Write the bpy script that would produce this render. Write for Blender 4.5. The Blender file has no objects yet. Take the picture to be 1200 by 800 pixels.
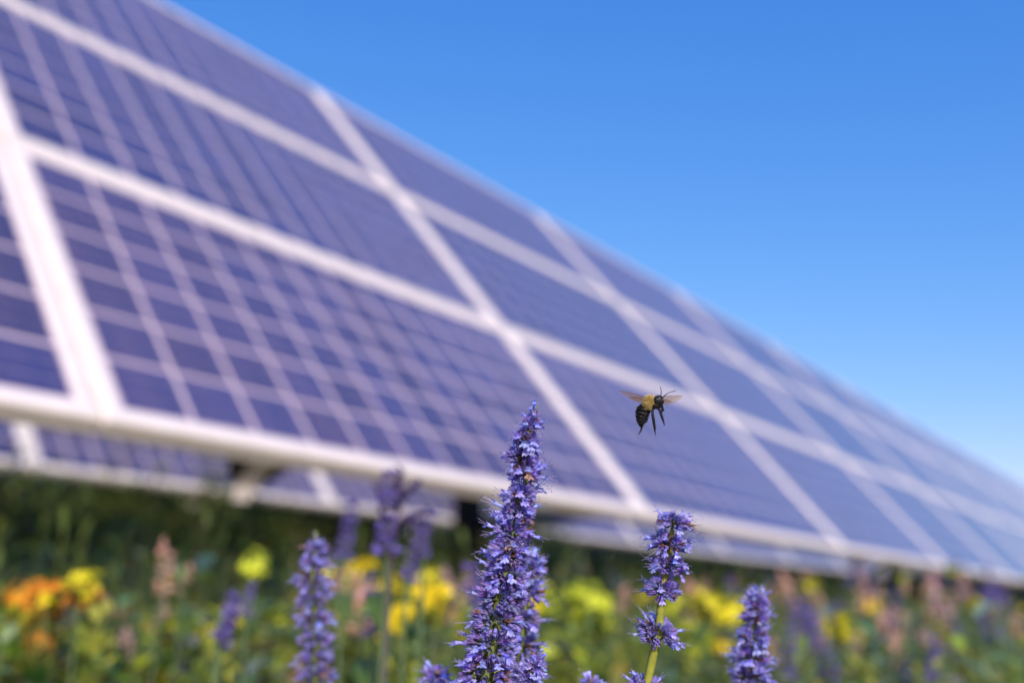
import bpy, math, random
import numpy as np
from mathutils import Vector, Matrix
R = math.radians
rnd = random.Random(7)
scene = bpy.context.scene
COL = scene.collection

# ------------------------------------------------------------------ frame of reference
PITCH = R(16.67); FPX = 1108.0
CP, SP = math.cos(PITCH), math.sin(PITCH)
CAM = Vector((0, 0, 1.05))
AZ = R(37.64)                                   # heading of the panel rows
D1 = Vector((math.sin(AZ), math.cos(AZ), 0))    # along a row
NN = Vector((-math.cos(AZ), math.sin(AZ), 0))   # horizontally away from the camera, across the rows
TILT = R(51.0)
UPS = NN * math.cos(TILT) + Vector((0, 0, 1)) * math.sin(TILT)
NRM = D1.cross(UPS)
if NRM.z < 0: NRM = -NRM


def at(x, y, d):
    """point seen at photo position x, y (1200 x 800) at depth d metres"""
    xc, yd = (x - 600) / FPX, (y - 400) / FPX
    return CAM + Vector((xc, CP + yd * SP, SP - yd * CP)) * d


def ground_z(x, y):
    dp = NN.x * x + NN.y * y
    if dp < 0: return 0.0
    return 0.08 * min(dp, 30.0)


# ------------------------------------------------------------------ object helpers
def tag(o, label=None, cat=None, group=None, kind=None):
    if label: o['label'] = label
    if cat: o['category'] = cat
    if group: o['group'] = group
    if kind: o['kind'] = kind
    return o


def empty(name, loc, label=None, cat=None, group=None):
    o = bpy.data.objects.new(name, None)
    o.empty_display_size = 0.05
    COL.objects.link(o)
    o.location = loc
    return tag(o, label, cat, group)


def link(name, me, parent=None, loc=None):
    o = bpy.data.objects.new(name, me)
    COL.objects.link(o)
    if parent is not None: o.parent = parent
    if loc is not None: o.location = loc
    return o


def copy_tree(o, parent=None):
    c = o.copy(); COL.objects.link(c); c.parent = parent
    for ch in list(o.children): copy_tree(ch, c)
    return c


class MB:
    """collects faces with a colour per face; one mesh"""
    def __init__(s): s.v = []; s.f = []; s.c = []; s.m = []

    def quadstrip(s, rings, col, mat=0, closed=True, cap0=False, cap1=False):
        b = len(s.v); n = len(rings[0])
        for r in rings: s.v.extend([tuple(p) for p in r])
        for i in range(len(rings) - 1):
            for j in range(n if closed else n - 1):
                k = (j + 1) % n
                s.f.append((b + i*n + j, b + i*n + k, b + (i+1)*n + k, b + (i+1)*n + j)); s.c.append(col); s.m.append(mat)
        if cap0: s.f.append(tuple(b + j for j in range(n))[::-1]); s.c.append(col); s.m.append(mat)
        if cap1: s.f.append(tuple(b + (len(rings)-1)*n + j for j in range(n))); s.c.append(col); s.m.append(mat)

    def poly(s, pts, col, mat=0):
        b = len(s.v); s.v.extend([tuple(p) for p in pts])
        s.f.append(tuple(range(b, b + len(pts)))); s.c.append(col); s.m.append(mat)

    def tube(s, pts, rads, col, n=6, mat=0, cap=True):
        rings = []
        for i, p in enumerate(pts):
            p = Vector(p)
            a = Vector(pts[max(i-1, 0)]); c = Vector(pts[min(i+1, len(pts)-1)])
            t = (c - a).normalized()
            u = t.cross(Vector((0.31, 0.17, 0.93)) if abs(t.z) < .9 else Vector((1, 0.1, 0))).normalized(); w = t.cross(u)
            rings.append([p + (u*math.cos(2*math.pi*k/n) + w*math.sin(2*math.pi*k/n)) * rads[i] for k in range(n)])
        s.quadstrip(rings, col, mat, True, cap, cap)

    def box(s, o, ax, ay, az, col, mat=0):
        """box from corner o along the three edge vectors"""
        p = [o, o+ax, o+ax+ay, o+ay, o+az, o+ax+az, o+ax+ay+az, o+ay+az]
        b = len(s.v); s.v.extend([tuple(q) for q in p])
        for f in ((3,2,1,0), (4,5,6,7), (0,1,5,4), (1,2,6,5), (2,3,7,6), (3,0,4,7)):
            s.f.append(tuple(b+i for i in f)); s.c.append(col); s.m.append(mat)

    def mesh(s, name, mats, smooth=True):
        me = bpy.data.meshes.new(name)
        me.from_pydata(s.v, [], s.f)
        for m in (mats if isinstance(mats, (list, tuple)) else [mats]): me.materials.append(m)
        at_ = me.color_attributes.new('tint', 'FLOAT_COLOR', 'CORNER')
        cs = np.empty((len(me.loops), 4), dtype=np.float32)
        lt = np.array([len(f) for f in s.f]); ca = np.array([(c[0], c[1], c[2], 1) for c in s.c], dtype=np.float32)
        cs[:] = np.repeat(ca, lt, axis=0)
        at_.data.foreach_set('color', cs.ravel())
        me.polygons.foreach_set('material_index', np.array(s.m, dtype=np.int32))
        me.polygons.foreach_set('use_smooth', np.full(len(s.f), smooth))
        me.update()
        return me


# ------------------------------------------------------------------ materials
def new_mat(name):
    m = bpy.data.materials.new(name); m.use_nodes = True
    nt = m.node_tree; nt.nodes.clear()
    out = nt.nodes.new('ShaderNodeOutputMaterial')
    return m, nt, out


def N(nt, t, **kw):
    n = nt.nodes.new(t)
    for k, v in kw.items():
        if k in n.inputs: n.inputs[k].default_value = v
        else: setattr(n, k, v)
    return n


def plant_mat(name, trans=0.35, rough=0.55, spec=0.3, noise=0.25, scale=900, tr_gain=1.2):
    m, nt, out = new_mat(name)
    a = N(nt, 'ShaderNodeVertexColor', layer_name='tint')
    geo = N(nt, 'ShaderNodeNewGeometry')
    no = N(nt, 'ShaderNodeTexNoise', Scale=scale, Detail=3.0)
    nt.links.new(geo.outputs['Position'], no.inputs['Vector'])
    mr = N(nt, 'ShaderNodeMapRange'); mr.inputs['From Min'].default_value = .3; mr.inputs['From Max'].default_value = .7
    mr.inputs['To Min'].default_value = 1 - noise; mr.inputs['To Max'].default_value = 1 + noise
    nt.links.new(no.outputs['Fac'], mr.inputs['Value'])
    hs = N(nt, 'ShaderNodeHueSaturation')
    nt.links.new(a.outputs['Color'], hs.inputs['Color']); nt.links.new(mr.outputs['Result'], hs.inputs['Value'])
    p = N(nt, 'ShaderNodeBsdfPrincipled', Roughness=rough)
    p.inputs['Specular IOR Level'].default_value = spec
    nt.links.new(hs.outputs['Color'], p.inputs['Base Color'])
    t = N(nt, 'ShaderNodeBsdfTranslucent')
    mul = N(nt, 'ShaderNodeVectorMath', operation='SCALE'); mul.inputs['Scale'].default_value = tr_gain
    nt.links.new(hs.outputs['Color'], mul.inputs[0]); nt.links.new(mul.outputs[0], t.inputs['Color'])
    mx = N(nt, 'ShaderNodeMixShader'); mx.inputs[0].default_value = trans
    nt.links.new(p.outputs[0], mx.inputs[1]); nt.links.new(t.outputs[0], mx.inputs[2])
    nt.links.new(mx.outputs[0], out.inputs[0])
    return m


M_PETAL = plant_mat('petal', .38, .5, .3, .22, 1500)
M_STEM = plant_mat('stem_green', .1, .5, .35, .2, 300)
M_LEAF = plant_mat('leaf_green', .42, .45, .4, .25, 120, 1.45)


def simple_mat(name, col, rough=.5, metal=0., spec=.5, noise=0.0, scale=20, bump=0.0):
    m, nt, out = new_mat(name)
    p = N(nt, 'ShaderNodeBsdfPrincipled', Roughness=rough, Metallic=metal)
    p.inputs['Base Color'].default_value = (*col, 1); p.inputs['Specular IOR Level'].default_value = spec
    if noise or bump:
        tc = N(nt, 'ShaderNodeTexCoord')
        no = N(nt, 'ShaderNodeTexNoise', Scale=scale, Detail=6.0)
        nt.links.new(tc.outputs['Object'], no.inputs['Vector'])
        mr = N(nt, 'ShaderNodeMapRange'); mr.inputs['From Min'].default_value = .3; mr.inputs['From Max'].default_value = .7
        mr.inputs['To Min'].default_value = 1-noise; mr.inputs['To Max'].default_value = 1+noise
        hs = N(nt, 'ShaderNodeHueSaturation'); hs.inputs['Color'].default_value = (*col, 1)
        nt.links.new(no.outputs['Fac'], mr.inputs['Value']); nt.links.new(mr.outputs['Result'], hs.inputs['Value'])
        nt.links.new(hs.outputs['Color'], p.inputs['Base Color'])
        if bump:
            b = N(nt, 'ShaderNodeBump', Strength=bump, Distance=.01)
            nt.links.new(no.outputs['Fac'], b.inputs['Height']); nt.links.new(b.outputs[0], p.inputs['Normal'])
    nt.links.new(p.outputs[0], out.inputs[0])
    return m


M_FRAME = simple_mat('anodised_frame', (.74, .69, .64), .38, .0, .5, .06, 14)
M_STEEL = simple_mat('galvanised_steel', (.42, .42, .43), .5, .7, .5, .2, 40)
M_POST = simple_mat('dark_post', (.05, .05, .055), .6, .3, .5, .2, 40)
M_BACK = simple_mat('white_backsheet', (.62, .60, .60), .6)


def cell_mat():
    m, nt, out = new_mat('solar_cells')
    uv = N(nt, 'ShaderNodeUVMap'); uv.uv_map = 'cells'          # one unit per cell
    sep = N(nt, 'ShaderNodeSeparateXYZ'); nt.links.new(uv.outputs[0], sep.inputs[0])

    def math_(op, a, b=None, c=None):
        n = N(nt, 'ShaderNodeMath', operation=op)
        for i, q in enumerate((a, b, c)):
            if q is None: continue
            if isinstance(q, (int, float)): n.inputs[i].default_value = q
            else: nt.links.new(q, n.inputs[i])
        return n.outputs[0]
    # distance to the nearest cell border
    def border(s, w):
        fr = math_('FRACT', s); d = math_('ABSOLUTE', math_('SUBTRACT', fr, .5))
        return math_('GREATER_THAN', d, .5 - w)
    gap = math_('MAXIMUM', border(sep.outputs[0], GAPW), border(sep.outputs[1], GAPW))
    # three busbars across every cell, thin silver fingers
    bus = math_('GREATER_THAN', math_('ABSOLUTE', math_('SUBTRACT', math_('FRACT', math_('MULTIPLY', sep.outputs[1], 3.0)), .5)), .485)
    fx = N(nt, 'ShaderNodeMath', operation='FLOOR'); nt.links.new(sep.outputs[0], fx.inputs[0])
    fy = N(nt, 'ShaderNodeMath', operation='FLOOR'); nt.links.new(sep.outputs[1], fy.inputs[0])
    cb = N(nt, 'ShaderNodeCombineXYZ'); nt.links.new(fx.outputs[0], cb.inputs[0]); nt.links.new(fy.outputs[0], cb.inputs[1])
    oi = N(nt, 'ShaderNodeObjectInfo'); nt.links.new(oi.outputs['Random'], cb.inputs[2])
    wn = N(nt, 'ShaderNodeTexWhiteNoise'); nt.links.new(cb.outputs[0], wn.inputs['Vector'])
    vo = N(nt, 'ShaderNodeTexVoronoi', Scale=9.0); nt.links.new(uv.outputs[0], vo.inputs['Vector'])
    hs = N(nt, 'ShaderNodeHueSaturation'); hs.inputs['Color'].default_value = CELLC
    v = math_('ADD', math_('MULTIPLY', wn.outputs['Value'], .5), math_('MULTIPLY', vo.outputs['Distance'], .5))
    nt.links.new(math_('ADD', v, .55), hs.inputs['Value'])
    m1 = N(nt, 'ShaderNodeMix', data_type='RGBA'); nt.links.new(bus, m1.inputs[0])
    nt.links.new(hs.outputs[0], m1.inputs[6]); m1.inputs[7].default_value = (.45, .42, .5, 1)
    m2 = N(nt, 'ShaderNodeMix', data_type='RGBA'); nt.links.new(gap, m2.inputs[0])
    nt.links.new(m1.outputs[2], m2.inputs[6]); m2.inputs[7].default_value = (.66, .54, .56, 1)
    # thin dust film, blotchy, a little thicker towards the lower frame
    tc = N(nt, 'ShaderNodeTexCoord')
    no = N(nt, 'ShaderNodeTexNoise', Scale=2.2, Detail=7.0); nt.links.new(tc.outputs['Object'], no.inputs['Vector'])
    mp = N(nt, 'ShaderNodeMapping'); mp.inputs['Scale'].default_value = (9, .7, 1); nt.links.new(tc.outputs['Object'], mp.inputs['Vector'])
    stn = N(nt, 'ShaderNodeTexNoise', Scale=1.6, Detail=5.0); nt.links.new(mp.outputs[0], stn.inputs['Vector'])      # rain streaks
    per = math_('MULTIPLY_ADD', oi.outputs['Random'], .9, .6)                                               # some modules dirtier
    dustf = math_('MULTIPLY', math_('ADD', math_('MULTIPLY', no.outputs['Fac'], .8), math_('MULTIPLY_ADD', stn.outputs['Fac'], 1.4, -.3)), math_('MULTIPLY', per, DUST))
    m3 = N(nt, 'ShaderNodeMix', data_type='RGBA'); nt.links.new(dustf, m3.inputs[0])
    nt.links.new(m2.outputs[2], m3.inputs[6]); m3.inputs[7].default_value = (.52, .33, .38, 1)
    p = N(nt, 'ShaderNodeBsdfPrincipled', Roughness=.35)
    p.inputs['Specular IOR Level'].default_value = .5
    p.inputs['Coat Weight'].default_value = .5; p.inputs['Specular Tint'].default_value = (1, .75, .95, 1); p.inputs['Coat Roughness'].default_value = .12; p.inputs['Coat IOR'].default_value = 1.5
    nt.links.new(m3.outputs[2], p.inputs['Base Color'])
    nt.links.new(p.outputs[0], out.inputs[0])
    return m


GAPW = 0.036
DUST = 0.105
CELLC = (.009, .022, .10, 1)
M_CELL = cell_mat()

# ------------------------------------------------------------------ solar arrays
PW, PH, FD = 1.991, 1.024, .045      # module, frame depth
CW, CH = 2.0, 1.033                  # pitch


def module_meshes():
    lip = .039
    mb = MB(); W = (1, 1, 1)
    bev = .003
    def ring(x0, y0, x1, y1, z): return [(x0, y0, z), (x1, y0, z), (x1, y1, z), (x0, y1, z)]
    rings = [ring(lip, lip, PW-lip, PH-lip, -.006), ring(lip, lip, PW-lip, PH-lip, -bev), ring(lip-bev, lip-bev, PW-lip+bev, PH-lip+bev, 0),
             ring(.010, .010, PW-.010, PH-.010, 0), ring(.005, .005, PW-.005, PH-.005, -.0015), ring(.0015, .0015, PW-.0015, PH-.0015, -.005), ring(0, 0, PW, PH, -.010), ring(0, 0, PW, PH, -FD), ring(.025, .025, PW-.025, PH-.025, -FD), ring(.025, .025, PW-.025, PH-.025, -.012)]
    mb.quadstrip(rings[::-1], W)
    fr = mb.mesh('frame', M_FRAME, False)
    g = bpy.data.meshes.new('glass')
    e = .026
    x0, y0, x1, y1 = e, e, PW-e, PH-e
    g.from_pydata([(x0, y0, -.004), (x1, y0, -.004), (x1, y1, -.004), (x0, y1, -.004), (x0, y0, -.009), (x1, y0, -.009), (x1, y1, -.009), (x0, y1, -.009)], [],
                  [(0, 1, 2, 3), (7, 6, 5, 4), (0, 4, 5, 1), (1, 5, 6, 2), (2, 6, 7, 3), (3, 7, 4, 0)])
    g.materials.append(M_CELL); g.materials.append(M_BACK)
    for i, p in enumerate(g.polygons): p.material_index = 0 if i == 0 else 1
    u = g.uv_layers.new(name='cells')
    px = (PW - 2*.032 - .02) / 12; py = (PH - 2*.032 - .02) / 6
    for i, lp in enumerate(g.loops):
        x, y, z = g.vertices[lp.vertex_index].co
        u.data[i].uv = ((x - .042) / px, (y - .042) / py)
    jb = MB(); jb.box(Vector((PW/2-.06, PH-.16, -.035)), Vector((.12, 0, 0)), Vector((0, .10, 0)), Vector((0, 0, .024)), (.03, .03, .03))
    return fr, g, jb.mesh('junction_box', M_POST, False)


FR, GL, JB = module_meshes()
BASIS = Matrix((D1, UPS, NRM)).transposed().to_4x4()


def solar_array(org, s0, ncol, nrow, raf, posts, label, name='solar_array', size=1.0):
    """org: a point on the lower edge line; s0: start along the row"""
    base = org + D1 * s0
    root = empty(name, Vector((base.x, base.y, ground_z(base.x, base.y))), label, 'solar array')
    rinv = Vector(root.location)

    def place(o, p, basis=True):
        if basis: o.matrix_local = Matrix.Translation(p - rinv) @ BASIS
    if size != 1.0:                              # larger modules: build at unit size round the edge line, then enlarge
        base = org + D1*s0*size; root.location = (base.x, base.y, base.z); rinv = org + D1*s0; root.scale = (size,)*3
    for r in range(nrow):
        for c in range(ncol):
            q = org + D1 * (s0 + c*CW + .0045) + UPS * (r*CH + .0045)
            pn = empty('solar_panel', (0, 0, 0)); pn.parent = root; place(pn, q)
            link('frame', FR, pn); link('glass', GL, pn); link('junction_box', JB, pn)
    L = ncol * CW
    # purlins along the row, under the modules
    for r in (.22, .78, 1.25, 1.81, 2.29, 2.85):
        if r > nrow*CH: continue
        mb = MB(); mb.box(Vector((0, 0, 0)), Vector((L, 0, 0)), Vector((0, .05, 0)), Vector((0, 0, .06)), (1, 1, 1))
        o = link('purlin', mb.mesh('purlin', M_STEEL, False), root); place(o, org + D1*s0 + UPS*r - NRM*(FD + .062))
    for s in raf:
        mb = MB(); mb.box(Vector((-.03, -.03, 0)), Vector((.06, 0, 0)), Vector((0, nrow*CH - .5, 0)), Vector((0, 0, .06)), (1, 1, 1))
        o = link('rafter', mb.mesh('rafter', M_STEEL, False), root); place(o, org + D1*s + UPS*.38 - NRM*(FD + .124))
        if round((s - raf[0])/2) % 2: continue
        # end bracket: bent plate with two dark gussets
        mb = MB(); mb.box(Vector((-.03, -.012, -.08)), Vector((.06, 0, 0)), Vector((0, .012, 0)), Vector((0, 0, .08)), (1, 1, 1))
        mb.poly([(-.03, -.013, -.08), (.03, -.013, -.08), (.02, -.025, -.115), (-.02, -.025, -.115)], (1, 1, 1))
        o = link('bracket', mb.mesh('bracket', M_FRAME, False), root); place(o, org + D1*s + UPS*.03 - NRM*(FD + .004))
        for sg in (-1, 1):
            mb = MB()
            a = [(sg*.032, -.008, 0), (sg*.095, -.008, 0), (sg*.032, -.012, -.085)]
            b = [(x, y+.02, z) for x, y, z in a]
            mb.poly(a, (1, 1, 1)); mb.poly(b[::-1], (1, 1, 1))
            for i in range(3): mb.poly([a[i], b[i], b[(i+1) % 3], a[(i+1) % 3]], (1, 1, 1))
            o = link('gusset', mb.mesh('gusset', M_POST, False), root); place(o, org + D1*s + UPS*.03 - NRM*(FD + .004))
    for s in posts:
        a = org + D1*s + UPS*(nrow*CH*.46) - NRM*(FD + .13)
        z0 = ground_z(a.x, a.y) - .3 - (.3 if size != 1 else 0)
        mb = MB(); h = a.z - z0
        mb.box(Vector((-.045, -.006, 0)), Vector((.09, 0, 0)), Vector((0, .012, 0)), Vector((0, 0, h)), (1, 1, 1))
        for sg in (-.045, .035): mb.box(Vector((sg, -.045, 0)), Vector((.01, 0, 0)), Vector((0, .037, 0)), Vector((0, 0, h)), (1, 1, 1)); mb.box(Vector((sg, .008, 0)), Vector((.01, 0, 0)), Vector((0, .037, 0)), Vector((0, 0, h)), (1, 1, 1))
        o = link('support_post', mb.mesh('support_post', M_POST, False), root)
        o.matrix_local = Matrix.Translation(Vector((a.x, a.y, z0)) - rinv) @ Matrix.Rotation(-AZ, 4, 'Z')
        # diagonal brace down to the post
        b = org + D1*s + UPS*.25 - NRM*(FD + .17)
        mb = MB(); mb.tube([b - a, Vector((0, 0, -h*.38))], [.022, .022], (1, 1, 1), 8)
        link('brace', mb.mesh('brace', M_POST), root, a - rinv)
    return root


T0 = .897
ORG = CAM + NN*1.633 + Vector((0, 0, .360))
solar_array(ORG, T0 - 4.0, 15, 3, [1.30 + 2*k for k in range(-2, 13)], [3.15 + 6*k for k in range(-1, 4)],
            'near row of blue solar panels in pale frames, three panels high, rising across the sky')
ORG2 = CAM + NN*7.2 + Vector((0, 0, 1.135))
solar_array(ORG2, -1.71, 11, 3, [3.3 + 4*k for k in range(-1, 5)], [4.3 + 4*k for k in range(-1, 5)],
            'farther row of solar panels, only its lower edge showing beneath the near row', size=1.5)

# ------------------------------------------------------------------ ground
def build_ground():
    n = 90
    xs = np.sign(np.linspace(-1, 1, n)) * (np.abs(np.linspace(-1, 1, n)) ** 3) * 900
    v = []; f = []
    for j in range(n):
        for i in range(n):
            x, y = xs[i], xs[j]
            v.append((x, y, ground_z(x, y) + .03*math.sin(x*1.7)*math.cos(y*1.3)))
    for j in range(n-1):
        for i in range(n-1): f.append((j*n+i, j*n+i+1, (j+1)*n+i+1, (j+1)*n+i))
    me = bpy.data.meshes.new('ground'); me.from_pydata(v, [], f)
    m, nt, out = new_mat('meadow_soil')
    tc = N(nt, 'ShaderNodeNewGeometry'); no = N(nt, 'ShaderNodeTexNoise', Scale=3.0, Detail=8.0)
    nt.links.new(tc.outputs['Position'], no.inputs['Vector'])
    cr = N(nt, 'ShaderNodeValToRGB'); cr.color_ramp.elements[0].position = .35; cr.color_ramp.elements[0].color = (.03, .05, .015, 1)
    cr.color_ramp.elements[1].position = .7; cr.color_ramp.elements[1].color = (.09, .11, .04, 1)
    p = N(nt, 'ShaderNodeBsdfPrincipled', Roughness=.9)
    nt.links.new(no.outputs['Fac'], cr.inputs[0]); nt.links.new(cr.outputs[0], p.inputs['Base Color']); nt.links.new(p.outputs[0], out.inputs[0])
    me.materials.append(m)
    tag(link('ground', me), kind='structure')


build_ground()

# ------------------------------------------------------------------ plants
def vr(s): return Vector((rnd.gauss(0, s), rnd.gauss(0, s), rnd.gauss(0, s)))
def jit(c, a=.15, h=.0):
    k = 1 + rnd.uniform(-a, a)
    return (max(0, c[0]*k*(1+rnd.uniform(-h, h))), max(0, c[1]*k*(1+rnd.uniform(-h, h))), max(0, c[2]*k*(1+rnd.uniform(-h, h))))


def basis_of(d):
    d = d.normalized(); u = d.cross(Vector((0, 0, 1)) if abs(d.z) < .95 else Vector((1, 0, 0))).normalized()
    return d, u, d.cross(u)


def leaf(mb, p, d, L, W, col, droop=.3, fold=.25, n=5, serr=0.0, mat=0):
    d, u, w = basis_of(d)
    if w.z < 0: w = -w; u = -u
    rows = []
    for i in range(n+1):
        t = i / n
        wd = W * .5 * (math.sin(math.pi * min(1, t*.93+.06)) ** .8) * (1 - .25*t)
        if i == n: wd = W*.01
        if serr and i % 2: wd *= 1 - serr
        c = p + d*(L*t) - Vector((0, 0, 1))*(droop*L*t*t)
        rows.append([c - u*wd + w*(fold*wd), c, c + u*wd + w*(fold*wd)])
    mb.quadstrip(rows, col, mat, closed=False)


CAL = (.31, .27, .61); CALB = (.18, .22, .14); COR = (.43, .46, .88); CORL = (.52, .52, .95)
DRY = (.24, .12, .09); BR = (.10, .14, .05); STM = (.55, .5, .8)


def floret(mb, p, d, s, open_=0, dry=False, n=6, tone=None):
    """calyx tube with pointed teeth; open_ adds a two-lipped corolla with stamens"""
    d, u, w = basis_of((d + vr(.10)))
    L = s*rnd.uniform(.85, 1.15)
    cal = jit(tone or CAL, .3, .2) if not dry else jit(DRY, .3)
    base = jit(CALB, .2) if not dry else jit((.16, .10, .06), .2)
    def ring(c, r, ph=0): return [c + (u*math.cos(2*math.pi*(k/n)+ph) + w*math.sin(2*math.pi*(k/n)+ph))*r for k in range(n)]
    r0 = ring(p, s*.07); r1 = ring(p + d*L*.3, s*.17); r2 = ring(p + d*L*.72, s*.19)
    mb.quadstrip([r0, r1], base); mb.quadstrip([r1, r2], cal)
    b = p + d*L*.72
    for k in range(n):                                   # teeth
        a1, a2 = r2[k], r2[(k+1) % n]
        tip = (a1 + a2)*.5 + d*L*.30 + ((a1+a2)*.5 - b)*.35
        mb.poly([a1, a2, tip], cal)
    if open_:
        col = jit(CORL if rnd.random() < .25 else COR, .2, .1) if not dry else jit((.45, .28, .22), .2)
        t0 = p + d*L*.6; t1 = p + d*L*1.15 + vr(s*.04); t2 = p + d*L*1.4 + vr(s*.06)
        mb.quadstrip([ring(t0, s*.10), ring(t1, s*.14), ring(t2, s*.22)], col)
        # lips
        for sgn, ln in ((1, .4), (-1, .65)):
            for q in (-.5, .5) if sgn > 0 else (-.8, 0, .8):
                dd = (d + w*sgn*.8*(-1 if w.z < 0 else 1) + u*q).normalized()
                ww = u*s*.19
                m_ = t2 + dd*s*ln*.6 + vr(s*.03)
                mb.poly([t2 - ww*.6, t2 + ww*.6, m_ + ww, m_ - ww], col); mb.poly([m_ - ww, m_ + ww, m_ + dd*s*ln*.4], col)
        for _ in range(rnd.choice((2, 3, 4))):
            e = t2 + (d + vr(.22))*s*rnd.uniform(.6, 1.1)
            mid = (t2+e)*.5 + vr(s*.05)
            mb.tube([t1, mid, e], [s*.02, s*.014, s*.012], jit(STM if not dry else (.4, .3, .25), .2), 3, cap=False)
            c2 = jit((.12, .08, .3), .3)
            mb.tube([e - d*s*.05, e, e + d*s*.05], [s*.01, s*.045, s*.01], c2, 4)


def whorl(center, axis, r, ht, cnt, s, p_open=.18, p_dry=.06, local=Vector((0, 0, 0)), tone=None, n=6):
    """one dense ring of florets round the stem, as a mesh"""
    mb = MB(); ax, u, w = basis_of(axis)
    c = center - local
    for i in range(cnt):
        a = 2.399963*i + rnd.uniform(-.3, .3)
        q = (i + .5)/cnt                       # 0 low .. 1 high
        el = R(-24) + q * R(80)
        rad = u*math.cos(a) + w*math.sin(a)
        d = rad*math.cos(el) + ax*math.sin(el)
        p = c + rad*(r*.14) + ax*ht*(q*.30 - .30)
        hv = ht*(.62 if el > 0 else .5)
        reach = 1/math.sqrt((math.cos(el)/(r*.97))**2 + (math.sin(el)/hv)**2) * rnd.uniform(.86, 1.06)
        fl = s * rnd.uniform(.85, 1.1)
        fl = min(fl, reach*.9); st = p + d*max(0, reach - fl)
        floret(mb, st, d, fl, rnd.random() < p_open, rnd.random() < p_dry, n=n, tone=tone)
        if i % 3 == 0: mb.tube([p - rad*r*.08, st], [s*.05, s*.05], CALB, 3, cap=False)
    for k in range(6):                         # green bracts under the ring
        a = k*1.047 + rnd.random()
        rad = u*math.cos(a) + w*math.sin(a)
        leaf(mb, c - ax*ht*.35, rad + ax*.15, r*.62, r*.26, jit(BR, .3), .1, .2, 4)
    return mb.mesh('flower_whorl', M_PETAL)


def spine_to_ground(tip_pts, base=None, n=10):
    """continue a spike's line downward to the soil"""
    a = tip_pts[-1]; b = base or Vector((a.x + (a.x - tip_pts[0].x)*.8, a.y + .02, 0))
    b = Vector((b.x, b.y, ground_z(b.x, b.y)))
    d0 = (tip_pts[-1] - tip_pts[-2]).normalized() if len(tip_pts) > 1 else Vector((0, 0, -1))
    L = (b - a).length
    out = []
    for i in range(1, n+1):
        t = i/n
        p1 = a + d0*L*.35; p2 = b + Vector((0, 0, L*.35))
        out.append((1-t)**3*a + 3*(1-t)**2*t*p1 + 3*(1-t)*t*t*p2 + t**3*b)
    return out


def hyssop(tiers, depth, label, sr=.0016, flor=.0045, dens=1.0, p_open=.18, p_dry=.06, leaves=6, extra=3, tip=None, root=None, group=None, tone=None, n=6, hk=.85, hw=.76, stemcol=(.17, .22, .05), lowgap=26, side=None, name='hyssop_plant'):
    """tiers: (x, y, half-width) photo positions from the top down"""
    px = depth / FPX
    pts = [at(x, y, depth) for x, y, h in tiers]
    hs = [h*px*hw for x, y, h in tiers]
    # more rings below the frame
    for k in range(extra):
        dx = (tiers[-1][0]-tiers[-2][0])
        pts.append(at(tiers[-1][0] + dx*(k+1)*.8, tiers[-1][1] + lowgap*(k+1)*1.15, depth)); hs.append(hs[-1]*(1.0 - .04*k))
    low = spine_to_ground(pts)
    b = low[-1]
    if root is None: root = empty(name, b, label, 'flower', group)
    loc = Vector(root.location)
    tp = at(tip[0], tip[1], depth) if tip else pts[0] + Vector((0, 0, hs[0]*.2))
    line = [tp] + pts + low
    mb = MB(); k = len(line)
    mb.tube([p - loc for p in line], [sr*.5 + sr*1.0*min(1, i/5) + sr*.7*max(0, i-6)/k for i in range(k)], stemcol, 7)
    link('stem', mb.mesh('stem', M_STEM), root)
    sp = empty('flower_spike', pts[len(pts)//2] - loc); sp.parent = root
    sl = Vector(sp.location) + loc
    for i, (p, h) in enumerate(zip(pts, hs)):
        up = (line[max(i, 0)] - line[i+2]).normalized()
        ht = ((pts[i]-pts[i+1]).length if i+1 < len(pts) else (pts[i-1]-pts[i]).length)
        ht = min(ht*hk, h*1.05)
        cnt = int((52 + 44*min(1, h/.010)) * dens)
        link('flower_whorl', whorl(p, up, h, ht, cnt, min(flor, h*.85), p_open, p_dry if i > 1 else p_dry*1.5, sl, tone, n), sp)
    if tip:                                    # buds closing the tip
        mb = MB(); ax = (line[0]-line[1]).normalized(); L = (line[0]-line[1]).length
        ax, u, w = basis_of(ax)
        for i in range(int(26*dens)):
            q = i/26; a = 2.4*i
            rad = u*math.cos(a) + w*math.sin(a)
            floret(mb, line[1] + ax*L*q*.75 - sl, ax*(.5+q*1.5) + rad*(1-q*.7), flor*(.8-.35*q), rnd.random() < .12, n=n, tone=tone)
        link('flower_bud', mb.mesh('flower_bud', M_PETAL), sp)
    # paired leaves down the stem
    for i in range(leaves):
        t = i/max(1, leaves); q = low[1+int(t*(len(low)-3))]
        for sg in (0, math.pi):
            a = sg + i*1.6 + .4
            mb = MB(); leaf(mb, Vector((0, 0, 0)), Vector((math.cos(a), math.sin(a), .35)), rnd.uniform(.045, .07), rnd.uniform(.018, .028), jit((.07, .12, .035), .25), .5, .25, 9, .12)
            link('leaf', mb.mesh('leaf', M_LEAF), root, q - loc)
    return root


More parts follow.
